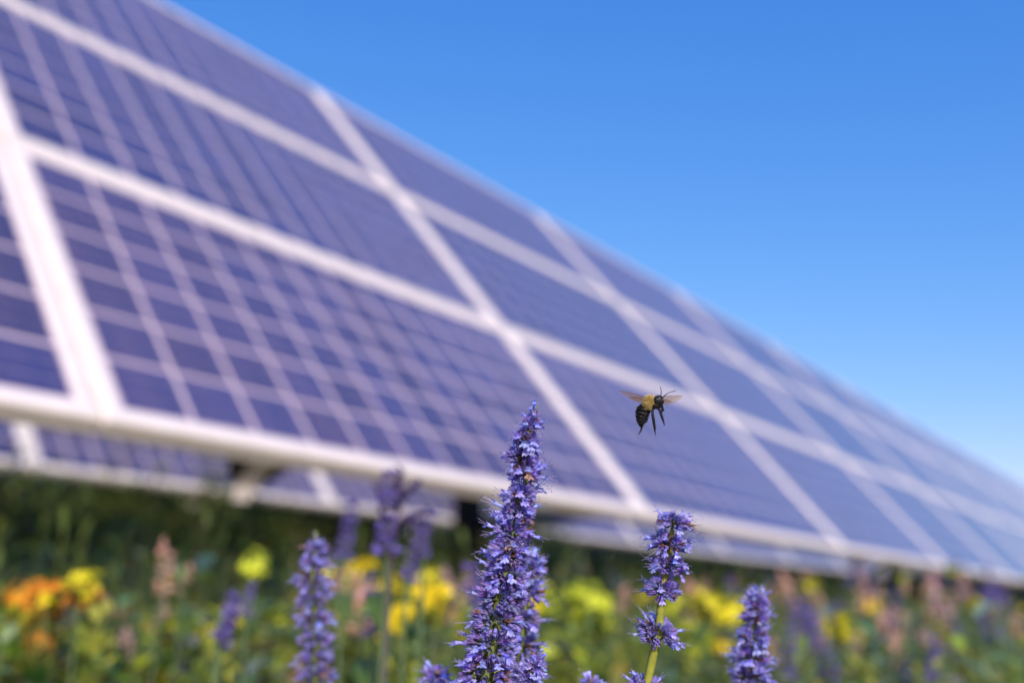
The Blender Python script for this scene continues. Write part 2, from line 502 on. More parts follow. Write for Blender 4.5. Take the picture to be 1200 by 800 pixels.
# main spike, in focus
MAIN = [(624, 494, 15), (617, 512, 21), (612, 531, 24), (614, 552, 24), (611, 575, 24), (608, 597, 26), (602, 620, 28), (598, 643, 31),
        (593, 668, 34), (588, 694, 36), (583, 721, 38), (577, 750, 40), (572, 782, 42)]
main = hyssop(MAIN, .370, 'tall sharp violet blue hyssop spike, the tallest flower in focus, left of the bumblebee', tip=(628, 474), dens=1.1, p_open=.13, p_dry=.03, hk=.95, hw=.78)
hyssop([(628, 779, 13), (620, 793, 17), (610, 812, 20)], .366, None, root=main, tip=(634, 764), leaves=0, extra=0, p_open=.25, sr=.0011)
hyssop([(622, 662, 24), (618, 690, 27), (614, 722, 27), (612, 752, 28), (610, 785, 28)], .43, 'violet hyssop spike standing close behind the tallest one, half hidden by it', tip=(622, 642), dens=.8)
hyssop([(791, 609, 24), (785, 634, 28), (784, 659, 25), (777, 687, 24), (772, 738, 28), (757, 806, 27)], .385,
       'violet hyssop spike with gaps between its flower rings, below the bumblebee', dens=1.35, p_open=.14, p_dry=.04, extra=1, hk=.52, hw=.84, flor=.0038, sr=.0012, stemcol=(.30, .33, .05), lowgap=70)
hyssop([(888, 702, 13), (886, 720, 15), (883, 742, 19), (881, 766, 21), (880, 791, 23)], .45, 'slightly blurred slender hyssop spike at the lower right', tip=(890, 688), dens=.9, extra=3, hk=.7, hw=1.0)
hyssop([(371, 640, 14), (369, 657, 17), (366, 678, 20), (367, 700, 20), (368, 722, 21), (369, 745, 21), (369, 768, 22), (370, 791, 23)], .56,
       'blurred hyssop spike with even stacked rings, left of the tallest spike', tip=(370, 622), dens=.8, p_open=.1, hk=.55, hw=1.05)
hyssop([(512, 789, 20), (508, 806, 22)], .46, 'tip of a low hyssop spike at the bottom edge, left of the tallest spike', dens=.8, extra=3)
hyssop([(692, 800, 16), (692, 816, 18)], .42, 'barely showing hyssop tip at bottom edge between the two sharp spikes', dens=.8, extra=3)

# shared meshes for the soft background plants --------------------------------
def spike_mesh(L, r, cnt, tone, colB, tiers=0, s=.012):
    """loose plume of small tubular blossoms with gaps, some bare stem between the rings"""
    mb = MB()
    bulge = [rnd.uniform(.65, 1.15) for _ in range(12)]
    bend = rnd.uniform(-.12, .12)
    for i in range(cnt):
        q = rnd.random()
        if tiers: q = (math.floor(q*tiers) + .5 + rnd.gauss(0, .16))/tiers
        q = max(0, min(1, q)); z = L*q
        rr = r*(1 - .5*q**1.5)*bulge[int(q*11)]*rnd.uniform(.55, 1.15)
        if not tiers: rr *= math.sin(math.pi*(.15+.8*q))**.5
        a = rnd.uniform(0, 6.283)
        rad = Vector((math.cos(a), math.sin(a), 0))
        c = jit(tone if rnd.random() < .6 else colB, .3, .12)
        ctr = Vector((bend*z*q, 0, z)); p = ctr + rad*rr*.35
        dd, u, w = basis_of(rad + Vector((0, 0, rnd.uniform(-.2, .9))))
        f = rr*.75
        mb.quadstrip([[p + (u*math.cos(k*1.57)+w*math.sin(k*1.57))*s*.06 for k in range(4)], [p + dd*f*.6 + (u*math.cos(k*1.57)+w*math.sin(k*1.57))*s*.16 for k in range(4)],
                      [p + dd*f + (u*math.cos(k*1.57)+w*math.sin(k*1.57))*s*.14 for k in range(4)]], c, cap1=True)
        if rnd.random() < .3:
            e = p + dd*f; mb.poly([e - u*s*.2, e + u*s*.2, e + dd*s*.35 + w*s*.15], jit(colB, .2))
    mb.tube([(0, 0, -.02), (bend*L*.25, 0, L*.5), (bend*L*.9, 0, L*.95)], [.0018, .0014, .001], (.14, .16, .06), 5)
    return mb.mesh('flower_spike', M_PETAL)


def daisy(mb, p, d, r, col, cen):
    d, u, w = basis_of(d)
    n = 9
    for k in range(n):
        a = 2*math.pi*k/n; ra = u*math.cos(a) + w*math.sin(a); tg = u*-math.sin(a) + w*math.cos(a)
        q = p + ra*r*.25; e = p + ra*r + d*r*rnd.uniform(-.25, .15); m_ = p + ra*r*.65 + d*r*.06
        mb.poly([q - tg*r*.1, q + tg*r*.1, m_ + tg*r*.2, e + tg*r*.06, e - tg*r*.06, m_ - tg*r*.2], jit(col, .12))
    mb.quadstrip([[p + (u*math.cos(k*1.05)+w*math.sin(k*1.05))*r*.3 for k in range(6)], [p + d*r*.2 + (u*math.cos(k*1.05)+w*math.sin(k*1.05))*r*.15 for k in range(6)]], cen, cap1=True)


def cluster_mesh(rad, cnt, col, cen, fr, green=.12):
    """loose panicle of small open blossoms"""
    mb = MB()
    for i in range(cnt):
        v = Vector((rnd.gauss(0, 1), rnd.gauss(0, 1), rnd.gauss(0, .8)))
        v = v.normalized() * rad * rnd.uniform(.35, 1)
        mb.tube([(0, 0, -rad), v*.45 + Vector((0, 0, -rad*.1)), v], [.0009, .0007, .0006], (.12, .17, .05), 3, cap=False)
        if rnd.random() < green: leaf(mb, v, vr(1) + Vector((0, 0, .5)), fr*2.2, fr*.8, jit((.10, .16, .03), .2))
        else: daisy(mb, v, v.normalized() + Vector((0, -.5, .6)) + vr(.3), fr*rnd.uniform(.7, 1.15), col, cen)
    return mb.mesh('flower_head', M_PETAL)


def stem_mesh(h, r, col):
    mb = MB(); mb.tube([(0, 0, 0), (.01, .005, h*.4), (-.004, -.003, h*.75), (0, 0, h)], [r*1.3, r*1.1, r, r*.7], col, 6)
    return mb.mesh('stem', M_STEM)


LEAFM = []
for k in range(4):
    mb = MB(); leaf(mb, Vector((0, 0, 0)), Vector((1, 0, .5)), .075 + .01*k, .020 + .003*k, jit((.085, .15, .03), .3), .5, .3, 7)
    LEAFM.append(mb.mesh('leaf', M_LEAF))
STEMM = stem_mesh(1.0, .0022, (.10, .15, .05))
YEL = [cluster_mesh(.026, 26, (.95, .80, .02), (.7, .45, .03), .0125, .08), cluster_mesh(.034, 34, (.93, .86, .04), (.5, .45, .03), .0115, .2), cluster_mesh(.020, 14, (.95, .78, .02), (.7, .45, .03), .013, .1)]
LIM = [cluster_mesh(.030, 30, (.74, .84, .06), (.5, .52, .04), .0115, .35), cluster_mesh(.022, 16, (.70, .82, .08), (.5, .52, .04), .012, .45)]
ORA = [cluster_mesh(.022, 16, (.95, .46, .06), (.6, .22, .03), .014), cluster_mesh(.026, 18, (.95, .54, .05), (.7, .30, .03), .013)]
PIN = [spike_mesh(l, r_, n_, (.86, .52, .46), (.92, .70, .60)) for l, r_, n_ in ((.075, .021, 60), (.10, .019, 70), (.06, .022, 50), (.085, .019, 52))]
PIN += [spike_mesh(.08, .022, 80, (.74, .46, .56), (.86, .64, .66))]
PUR = [spike_mesh(l, r_, n_, (.17, .12, .44), (.28, .24, .62), t_) for l, r_, n_, t_ in ((.12, .019, 190, 8), (.09, .016, 140, 6), (.13, .017, 160, 9), (.10, .020, 170, 6))]
KINDS = {'y': (YEL, 'yellow_wildflower', 'flower_head'), 'l': (LIM, 'lime_wildflower', 'flower_head'), 'o': (ORA, 'orange_wildflower', 'flower_head'),
         'p': (PIN, 'pink_wildflower', 'flower_spike'), 'v': (PUR, 'hyssop_plant', 'flower_spike')}


def soft_plant(kind, x, y, depth, scale, label, group=None, heads=1, spread=.03):
    scale *= {'v': .62, 'p': .62, 'o': .9, 'y': .74}.get(kind, .78)
    ms, name, hn = KINDS[kind]
    top = at(x, y, depth)
    gz = ground_z(top.x, top.y)
    root = empty(name, (top.x + rnd.uniform(-.03, .03), top.y + rnd.uniform(0, .05), gz), label, 'flower', group)
    lean = Vector(root.location)
    for k in range(heads):
        off = Vector((rnd.uniform(-1, 1)*spread, rnd.uniform(-1, 1)*spread, -abs(rnd.gauss(0, spread*.8)))) if k else Vector((0, 0, 0))
        t = top + off - lean
        st = link('stem', STEMM, root)
        zaxis = t.normalized(); q = zaxis.to_track_quat('Z', 'Y')
        st.rotation_euler = q.to_euler(); st.scale = (1, 1, t.length)
        hd = link(hn, rnd.choice(ms), root, t)
        sc = scale*rnd.uniform(.85, 1.1); hd.scale = (sc, sc, sc)
        hd.rotation_euler = (rnd.gauss(0, .2), rnd.gauss(0, .2), rnd.uniform(0, 6.28))
        if kind in 'pv': hd.location = t - Vector((0, 0, .05*scale))
    for k in range(7):
        lf = link('leaf', rnd.choice(LEAFM), root, (top - lean)*(.62 + .05*k))
        lf.rotation_euler = (rnd.uniform(-.3, .3), rnd.uniform(-.5, .2), k*2.4)
        lf.scale = (1, 1, 1)
    return root


DISTINCT = [
 ('o', 66, 694, 1.15, 1.15, 'orange flower cluster at the far left, brightest of the blurred blooms', 5, .032),
 ('o', 40, 715, 1.2, .9, 'smaller amber flower low at the far left edge', 2, .03),
 ('y', 95, 682, 1.1, .9, 'golden yellow bloom touching the orange cluster on its right', 2, .03),
 ('l', 297, 664, 1.2, .95, 'lime yellow bloom standing alone above its neighbours, left of the ringed spike', 1, .02),
 ('y', 492, 694, 1.15, 1.2, 'bright yellow flower cluster just left of the tallest spike', 3, .03),
 ('y', 505, 720, 1.2, .8, 'small yellow bloom below the bright yellow cluster', 1, .02),
 ('y', 424, 664, 1.3, .9, 'small yellow bloom right of the ringed hyssop spike', 2, .03),
 ('l', 690, 708, 1.4, 1.5, 'broad greenish yellow flower clump between the two sharp spikes', 4, .06),
 ('l', 655, 745, 1.3, 1.2, 'dull yellow bloom low to the right of the tallest spike', 3, .05),
 ('y', 826, 706, 1.5, 1.3, 'yellow flower clump between the gapped spike and the slender right spike', 4, .06),
 ('l', 800, 735, 1.4, 1.2, 'green yellow bloom behind the stem of the gapped spike', 3, .05),
 ('y', 1018, 712, 2.2, 1.4, 'mustard yellow bloom under the pink plumes on the right', 3, .06),
 ('l', 935, 750, 1.8, 1.1, 'small pale yellow bloom right of the slender spike', 1, .03),
 ('p', 193, 650, 1.15, .9, 'pink bloom on a tall stem at left under the panels', 2, .02),
 ('p', 219, 664, 1.15, .6, 'small mauve pink bud right of the tall pink bloom at left', 1, .02),
 ('p', 128, 705, 1.2, .8, 'peach coloured bloom right of the orange cluster', 1, .02),
 ('p', 186, 718, 1.2, .9, 'low peach bloom in the greens at left', 2, .03),
 ('p', 391, 668, 1.2, 1.0, 'salmon plume touching the ringed spike on its right', 2, .02),
 ('p', 430, 702, 1.15, 1.2, 'long salmon plume halfway between the ringed spike and the tallest spike', 2, .02),
 ('p', 527, 672, 1.3, 1.0, 'pink plume against the dark post left of the tallest spike', 2, .03),
 ('p', 724, 694, 1.5, 1.0, 'pink bloom left of the gapped spike', 1, .03),
 ('p', 800, 690, 1.5, 1.0, 'peach bloom directly behind the gapped spike', 2, .04),
 ('p', 958, 690, 2.0, 1.5, 'pink plume right of the slender spike tip', 3, .05),
 ('p', 920, 680, 2.0, 1.2, 'thin pink plume just above right of the slender spike', 2, .04),
 ('p', 1010, 690, 2.2, 1.9, 'broadest pink plume on the right, over the mustard bloom', 4, .07),
 ('p', 1082, 696, 2.4, 2.0, 'pink plume clump nearest the right edge under the frame', 4, .08),
 ('v', 455, 612, .80, .9, 'dark violet plume rising over the panel edge left of the tallest spike', 2, .02),
 ('v', 498, 628, .85, .65, 'short violet plume beside the dark one left of the post', 1, .02),
 ('v', 404, 625, 1.0, .9, 'faint violet spike directly right of the ringed spike tip', 1, .02),
 ('v', 258, 712, .75, .75, 'dark violet spike with pale yellow behind, left of the ringed spike', 2, .02),
 ('v', 290, 700, .85, .55, 'slim violet spike below the lone lime bloom', 1, .02),
 ('v', 440, 712, .85, .8, 'violet spike between two salmon plumes', 1, .02),
 ('v', 565, 700, .8, .9, 'violet spike half hidden left of the tallest spike', 1, .02),
 ('v', 970, 755, 1.1, 1.3, 'dark violet spike low between the slender spike and the mustard bloom', 2, .03),
 ('v', 925, 765, 1.1, 1.1, 'faint violet spike low just right of the slender spike', 1, .03),
 ('v', 1150, 705, 1.9, 1.6, 'violet clump at the right edge under the frame end', 4, .07),
 ('v', 1090, 770, 1.3, 1.1, 'faint violet spike low near the right edge', 2, .04),
]
for k, x, y, d, s, lb, h, spd in DISTINCT:
    soft_plant(k, x, y, d, s, lb, None, h, spd)

# wisps: dry seed stalk reaching over the panel edge
wr = empty('dry_seed_stalk', (0, 0, 0), 'dry dark wispy stalk reaching highest over the lower panel edge, left of the post', 'dried flower')
wt = at(468, 548, .80); wr.location = (wt.x, wt.y, ground_z(wt.x, wt.y)); wl = Vector(wr.location)
mb = MB(); mb.tube([Vector((0, 0, 0)), Vector((-.01, 0, .6)), at(458, 640, .8) - wl, at(470, 590, .8) - wl], [.003, .0025, .002, .0015], (.10, .08, .10), 6)
link('stem', mb.mesh('stem', M_STEM), wr)
for a, b in (((458, 640), (441, 566)), ((466, 600), (470, 546)), ((470, 590), (490, 568)), ((462, 620), (498, 600))):
    mb = MB(); p, q = at(*a, .8) - wl, at(*b, .8) - wl
    mb.tube([p, (p+q)*.5 + vr(.002), q], [.0015, .003, .0008], (.10, .07, .16), 6)
    for i in range(40):
        t = rnd.uniform(.1, 1); leaf(mb, p.lerp(q, t), vr(1) + (q-p).normalized(), .010, .003, jit((.13, .09, .28), .3), .1, .2, 3)
    link('twig', mb.mesh('twig', M_PETAL), wr)

GR = {'y': ('small blurred yellow flower scattered through the meadow greens', 'scattered yellow meadow flowers'),
      'l': ('small blurred lime flower scattered through the meadow greens', 'scattered lime meadow flowers'),
      'p': ('small blurred pink flower scattered through the meadow greens', 'scattered pink meadow flowers'),
      'v': ('faint far violet spike in the meadow, lost in blur', 'scattered violet meadow spikes')}
r2 = random.Random(21)
for i in range(340):
    x = r2.uniform(-60, 1260)
    d = r2.uniform(1.15, 2.1) if x < 700 else r2.uniform(1.1, 4.0)
    y0 = 695 if x < 330 else (668 if x < 560 else 660)
    y = y0 + (800 - y0)*r2.random()**.8
    k = r2.choices('ylpv', (8, 10, 4, 1.5))[0] if x < 850 else r2.choices('ylpv', (2, 3, 5, 4))[0]
    soft_plant(k, x, y, d, r2.uniform(.5, 1.0), GR[k][0], GR[k][1], r2.choice((1, 1, 2)), .03*d)

# ------------------------------------------------------------------ uncountable green growth
def foliage():
    mb = MB(); r = random.Random(3)
    for i in range(7000):
        d = 1.25 + 10*(r.random()**1.9)
        az = R(r.uniform(-36, 36))
        x, y = d*math.sin(az), d*math.cos(az)
        gz = ground_z(x, y)
        dp = NN.x*x + NN.y*y
        h = .885 + r.gauss(0, .055) + .014*d + (.04 if r.random() < .15 else 0)
        if d < 1.7: h -= .03
        base = Vector((x, y, gz)); top = base + Vector((r.gauss(0, .03), r.gauss(0, .03), h))
        q = r.random()
        c0 = (.11, .16, .03) if q < .2 else ((.38, .44, .05) if q < .58 else ((.32, .42, .25) if q < .92 else (.32, .26, .12)))
        mb.tube([base, (base+top)*.5, top], [.0022, .002, .0012], (.06, .09, .03), 3, cap=False)
        for k in range(8):
            t = 1 - .05*k - r.uniform(0, .03)
            a = r.uniform(0, 6.28)
            p = base.lerp(top, t)
            c = (c0[0]*r.uniform(.7, 1.3), c0[1]*r.uniform(.7, 1.3), c0[2]*r.uniform(.7, 1.3))
            leaf(mb, p, Vector((math.cos(a), math.sin(a), r.uniform(.2, 1.2))), r.uniform(.04, .09), r.uniform(.016, .032), c, .4, .3, 3)
        if i % 3 == 0:                          # grassy blades
            a = r.uniform(0, 6.28); e = base + Vector((math.cos(a)*.15, math.sin(a)*.15, h*1.02))
            leaf(mb, base + Vector((0, 0, h*.3)), (e - base), h*.75, .008, (c0[0], c0[1], c0[2]), .1, .1, 5)
    for i in range(1500):                       # sunlit leafy shoots among the flowers
        d = r.uniform(1.15, 2.6); az = R(r.uniform(-33, 34))
        x, y = d*math.sin(az), d*math.cos(az)
        base = Vector((x, y, ground_z(x, y))); top = Vector((x + r.gauss(0, .03), y + r.gauss(0, .03), 1.05 + d*r.uniform(-.09, .012 if x < .25 else -.028)))
        c0 = r.choice(((.42, .48, .06), (.34, .42, .06), (.30, .40, .22), (.50, .50, .08), (.22, .32, .08)))
        mb.tube([base, (base+top)*.5, top], [.002, .0018, .001], (.14, .19, .05), 3, cap=False)
        for k in range(8):
            a = r.uniform(0, 6.28)
            leaf(mb, base.lerp(top, 1 - .018*k), Vector((math.cos(a), math.sin(a), r.uniform(.2, 1.4))), r.uniform(.018, .040), r.uniform(.010, .018), jit(c0, .25), .2, .3, 3)
    for i in range(1500):                       # taller thin grasses and leafy shoots standing in front of the panels
        dp = r.uniform(1.25, 2.4); al = r.uniform(-.3, 5.0)
        b2 = NN*dp + D1*al
        if b2.y < 1.2: continue
        base = Vector((b2.x, b2.y, ground_z(b2.x, b2.y))); top = Vector((b2.x + r.gauss(0, .05), b2.y + r.gauss(0, .05), 1.05 + dp*r.uniform(.0, .125)))
        c0 = r.choice(((.10, .15, .03), (.14, .19, .04), (.07, .12, .03), (.18, .17, .07)))
        mb.tube([base, (base+top)*.5, top], [.0022, .002, .0008], jit(c0, .2), 3, cap=False)
        for k in range(6):
            a = r.uniform(0, 6.28)
            leaf(mb, base.lerp(top, 1 - .045*k), Vector((math.cos(a), math.sin(a), r.uniform(.6, 2.5))), r.uniform(.03, .08), r.uniform(.006, .016), jit(c0, .3), .3, .3, 3)
    me = mb.mesh('meadow_foliage', M_LEAF)
    tag(link('meadow_foliage', me), 'dense green meadow growth of stems and leaves beneath the flowers', 'meadow plants', None, 'stuff')


foliage()


def shrub_proto():
    root = empty('shrub', (0, 0, 0))
    r = random.Random(5)
    mb = MB()
    tips = []
    for k in range(9):
        a = k*.7; e = Vector((math.cos(a)*r.uniform(.2, .6), math.sin(a)*r.uniform(.2, .6), r.uniform(.9, 1.6)))
        mb.tube([Vector((0, 0, -.05)), e*.5 + Vector((0, 0, .1)), e], [.025, .016, .006], (.06, .045, .03), 6); tips.append(e)
        for _ in range(4):
            p = e*r.uniform(.4, .9); q = p + Vector((r.gauss(0, .25), r.gauss(0, .25), r.uniform(.05, .3)))
            mb.tube([p, q], [.008, .003], (.06, .045, .03), 4); tips.append(q)
    link('trunk', mb.mesh('trunk', M_STEM), root)
    mb = MB()
    for i in range(6500):
        t = r.choice(tips); p = t + Vector((r.gauss(0, .15), r.gauss(0, .15), r.gauss(0, .16)))
        if p.z < .1: p.z = .1 + r.random()*.3
        c = r.choice(((.17, .21, .05), (.25, .32, .06), (.22, .20, .08)))
        leaf(mb, p, Vector((r.gauss(0, 1), r.gauss(0, 1), r.gauss(.2, .6))), r.uniform(.05, .09), r.uniform(.025, .04), jit(c, .3), .3, .3, 3)
    link('crown', mb.mesh('crown', M_LEAF), root)
    return root


SH = [(-6.2, 6.4), (-4.9, 7.2), (-3.6, 7.7), (-2.4, 7.6), (-1.2, 8.0), (0.0, 8.3), (1.3, 8.9), (2.6, 9.7), (4.0, 10.6), (5.4, 11.8), (6.8, 13.0),
      (-5.6, 9.0), (-4.1, 9.6), (-2.7, 9.5), (-1.0, 9.9), (.8, 10.4), (2.4, 11.4), (8.2, 14.2), (9.8, 15.8), (11.5, 17.6), (13.5, 19.5), (-.2, 12.0), (1.4, 13.4), (3.2, 15.2), (5.0, 17.4), (7.0, 20.0), (9.2, 23.0), (-2.0, 11.2), (12.0, 27.0)]
SH += [(-7.4, 7.4), (-6.4, 8.2), (-3.0, 10.9), (.3, 9.3), (1.9, 10.2), (3.4, 11.2), (4.8, 12.6), (6.2, 14.0), (7.4, 15.4), (8.8, 17.0), (10.4, 19.2), (-1.6, 8.9), (-.6, 8.9), (-3.3, 8.5), (2.2, 12.6), (4.2, 14.4)]
pr = shrub_proto()
r3 = random.Random(9)
SH = [(x, y) for x, y in SH if NN.x*x + NN.y*y > 7.4]
for i, (x, y) in enumerate(SH):
    o = pr if i == 0 else copy_tree(pr)
    o.location = (x, y, ground_z(x, y)); s = r3.uniform(.95, 1.25); o.scale = (s*1.2, s*1.2, s); o.rotation_euler.z = r3.uniform(0, 6.28)
    tag(o, 'dark green shrub in the shade behind the farther row of solar panels', 'shrub', 'dark shrubs behind the panels')

def woodland():
    """far wood closing the horizon: many leaf clumps through the depth of the belt"""
    mb = MB(); r = random.Random(31)
    for i in range(420):
        az = R(-50 + 118*(i + r.random())/420); d = r.uniform(26, 52)
        x, y = d*math.sin(az), d*math.cos(az); gz = ground_z(x, y)
        H = r.uniform(2.6, 4.6); W = r.uniform(1.2, 2.2)
        mb.tube([(x, y, gz-.2), (x, y, gz+H*.7)], [.12, .05], (.07, .05, .035), 5)
        base = r.choice(((.08, .11, .03), (.12, .16, .035), (.15, .16, .05)))
        for k in range(70):
            v = Vector((r.gauss(0, 1), r.gauss(0, 1), r.gauss(0, 1))).normalized()*r.uniform(.3, 1)
            p = Vector((x + v.x*W, y + v.y*W, gz + H*.52 + v.z*H*.5))
            c = jit(base, .35)
            q = Vector((r.gauss(0, 1), r.gauss(0, 1), r.gauss(0, 1)))
            leaf(mb, p, q, r.uniform(.35, .7), r.uniform(.2, .4), c, .2, .3, 3)
    tag(link('woodland', mb.mesh('woodland', M_LEAF)), 'low dark wood closing the horizon beneath the panels', 'wood', None, 'stuff')


woodland()

# ------------------------------------------------------------------ bumblebee
def bumblebee():
    U = .370/FPX                                # one photo pixel at this depth
    B = at(768, 478, .370)
    XA = Vector((1, 0, 0)); YA = Vector((0, CP, SP)); ZA = Vector((0, -SP, CP))
    T = Matrix((XA, YA, ZA)).transposed().to_4x4(); T.translation = B
    root = empty('bumblebee', B, 'black and yellow bumblebee hovering in flight with legs dangling, wings spread', 'bee')
    root.matrix_world = T @ Matrix.Scale(U, 4)
    # body pieces in pixel units, fused into one skin by a voxel remesh
    import bmesh
    bm = bmesh.new()

    def ball(c, r, sc=(1, 1, 1), rot=None):
        m = Matrix.Translation(c) @ (rot or Matrix()) @ Matrix.Diagonal((sc[0]*r, sc[1]*r, sc[2]*r, 1))
        bmesh.ops.create_icosphere(bm, subdivisions=3, radius=1, matrix=m)

    def limb(pts, rads):
        for (p, q), (a, b) in zip(zip(pts, pts[1:]), zip(rads, rads[1:])):
            p, q = Vector(p), Vector(q); n = max(2, int((q-p).length/(min(a, b)*.5)))
            for i in range(n+1):
                t = i/n; m = Matrix.Translation(p.lerp(q, t)) @ Matrix.Scale(a*(1-t)+b*t, 4)
                bmesh.ops.create_icosphere(bm, subdivisions=1, radius=1, matrix=m)
    ab = [((-11, 5, 1.5), 6.6), ((-13, 6, -2.2), 7.6), ((-14.2, 6, -6.4), 7.7), ((-15.2, 5, -10.6), 6.9), ((-16, 3.5, -14.4), 5.6), ((-16.6, 2, -17.6), 4.0), ((-16.9, 1, -20.6), 2.0)]
    rot = Matrix.Rotation(R(14), 4, 'Y')
    for c, r in ab: ball(Vector(c), r*1.05, (1, 1, .40), rot)
    for (c, r), (c2, r2_) in zip(ab, ab[1:]):
        ball((Vector(c) + Vector(c2))*.5, (r+r2_)*.5*.88, (1, 1, .55), rot)
    ball(Vector((-8.5, 2.5, 3.5)), 4.2)
    ball(Vector((-6.5, .5, 7.0)), 7.2, (1.0, 1.0, .95))
    ball(Vector((-2.0, -2.5, 4.0)), 5.0)
    ball(Vector((1.2, -3.5, 7.5)), 3.2)
    ball(Vector((3.0, -5.4, 9.0)), 6.0, (1.0, .8, 1.08))
    ball(Vector((5.8, -6.8, 4.0)), 2.4, (.9, .8, 1.3))                   # muzzle
    limb([(6.2, -7.2, 2.5), (6.8, -6.6, -1.5), (6.0, -5.5, -4.5)], [1.0, .7, .45])     # tongue
    limb([(4.8, -8.2, 12.2), (5.2, -9.2, 16.5), (5.6, -9.0, 20), (4.6, -8.0, 25.6)], [.6, .55, .48, .42])
    limb([(7.0, -7.6, 11.6), (9.2, -8.2, 15.0), (13.5, -8.6, 18.2), (22.3, -8.4, 21.0)], [.6, .55, .48, .42])
    legs = [([(2.0, -4.6, 2.2), (6.8, -6.8, 2.6), (8.6, -7.2, -1.6), (7.0, -7.0, -4.2)], [1.3, 1.2, .9, .5]),
            ([(.6, 1.8, 2.0), (4.6, 2.6, .6), (6.8, 1.6, -5.0), (6.2, 1.0, -7.5)], [1.2, 1.1, .8, .45]),
            ([(1.0, -3.8, .4), (4.0, -5.6, -1.2), (6.2, -6.0, -8.0), (8.6, -5.6, -15.0), (9.8, -5.2, -19.6), (8.8, -5.6, -20.4)], [1.3, 1.6, 1.7, 1.05, .5, .4]),
            ([(-3.0, 3.4, .6), (-6.8, 5.0, -6.5), (-8.8, 4.0, -12.5), (-9.4, 3.2, -16.5)], [1.2, .9, .6, .4]),
            ([(-3.6, -2.6, .8), (-4.0, -4.8, -7.0), (-2.8, -5.0, -14.0), (-1.4, -4.4, -23.0), (-1.0, -4.0, -28.4), (-.2, -4.4, -31.2)], [1.5, 1.7, 1.9, 1.5, .6, .4]),
            ([(-8.0, 4.0, 0), (-12.5, -2.5, -9.0), (-15.5, -2.6, -18.0), (-16.6, -1.6, -24.6), (-19.8, -1.4, -31.0)], [1.3, 1.5, 1.5, .75, .4])]
    for p, r in legs: limb(p, r)
    me0 = bpy.data.meshes.new('tmp'); bm.to_mesh(me0); bm.free()
    ob = bpy.data.objects.new('tmp', me0); COL.objects.link(ob)
    md = ob.modifiers.new('r', 'REMESH'); md.mode = 'VOXEL'; md.voxel_size = .28
    sm = ob.modifiers.new('s', 'SMOOTH'); sm.factor = .5; sm.iterations = 2
    dg = bpy.context.evaluated_depsgraph_get(); dg.update()
    me = bpy.data.meshes.new_from_object(ob.evaluated_get(dg)); me.name = 'body'
    bpy.data.objects.remove(ob)
    black = simple_mat('bee_cuticle', (.010, .010, .013), .5, 0, .35, .3, 2)
    yel = simple_mat('bee_yellow_skin', (.20, .14, .03), .7)
    me.materials.clear(); me.materials.append(black); me.materials.append(yel)
    tc = Vector((-6.5, .5, 7.0))
    for p in me.polygons:
        p.use_smooth = True
        if (p.center - tc).length < 8.3 and p.center.x < 1.5 and p.center.z > -.5: p.material_index = 1
    link('body', me, root)
    # eyes
    em = simple_mat('bee_eye', (.012, .012, .02), .12, 0, .8)
    for c in ((7.6, -7.0, 8.8), (0.6, -9.0, 9.4)):
        mb = MB(); rings = []
        for i in range(9):
            th = math.pi*i/8; rings.append([Vector(c) + Vector((math.cos(2*math.pi*k/14)*math.sin(th)*1.5, math.sin(2*math.pi*k/14)*math.sin(th)*1.6, math.cos(th)*3.0)) for k in range(14)])
        mb.quadstrip(rings, (0, 0, 0)); link('eye', mb.mesh('eye', em), root)
    # coat of hairs rooted on the skin
    fm = plant_mat('bee_hair', .25, .6, .2, .1, 3000)
    mb = MB(); r = random.Random(11)
    polys = [p for p in me.polygons]
    tot = np.cumsum([p.area for p in polys])
    for i in range(15000):
        p = polys[int(np.searchsorted(tot, r.random()*tot[-1]))]
        c = p.center.copy(); n = p.normal.copy()
        dth = (c - tc).length; onab = c.x < -8.5 and c.z < 2.5 and (Vector((c.x, c.y, c.z)) - Vector((-14.5, 5, -8))).length < 15 and c.y > -2
        if dth < 8.6 and c.x < .2 and c.z > -2.5:
            # bare black spot between the wings, yellow pile around it
            pass
            col = jit((.78, .64, .27), .3) if r.random() < .8 else jit((.10, .08, .03), .4); L = r.uniform(1.8, 4.2); w = .16
        elif dth < 13 and -1 < c.x < 9 and c.z > 1:
            if r.random() < .45: continue
            col = jit((.02, .02, .02), .3) if r.random() < .8 else jit((.6, .5, .2), .2); L = r.uniform(.7, 1.5); w = .12
        elif c.z < 2.6 and c.x < -7.5:
            # segment fringes
            s = (c - Vector((-11, 5, 1.5))).dot(Vector((-.25, 0, -.97)))
            edge = (s % 4.1) > 3.2
            col = jit((.50, .42, .22), .3) if (edge and r.random() < .12) or s < -1.5 and r.random() < .6 else jit((.012, .012, .012), .3)
            L = r.uniform(.8, 1.9); w = .13
        else:
            if r.random() < .4: continue
            col = jit((.015, .013, .012), .3); L = r.uniform(.5, 1.2); w = .1
        d = (n + Vector((r.gauss(0, .3), r.gauss(0, .3), r.gauss(-.15, .3)))).normalized()
        t = d.cross(Vector((r.gauss(0, 1), r.gauss(0, 1), r.gauss(0, 1)))).normalized()*w
        mb.poly([c - n*.1 - t, c - n*.1 + t, c + d*L], col)
    link('fur', mb.mesh('fur', fm, False), root)
    # wings: thin smoky amber membranes with veins
    wm, nt, out = new_mat('wing_membrane')
    tr = N(nt, 'ShaderNodeBsdfTransparent'); tr.inputs[0].default_value = (.90, .83, .72, 1)
    pb = N(nt, 'ShaderNodeBsdfPrincipled', Roughness=.25); pb.inputs['Base Color'].default_value = (.40, .22, .10, 1)
    tl = N(nt, 'ShaderNodeBsdfTranslucent'); tl.inputs[0].default_value = (.5, .25, .12, 1)
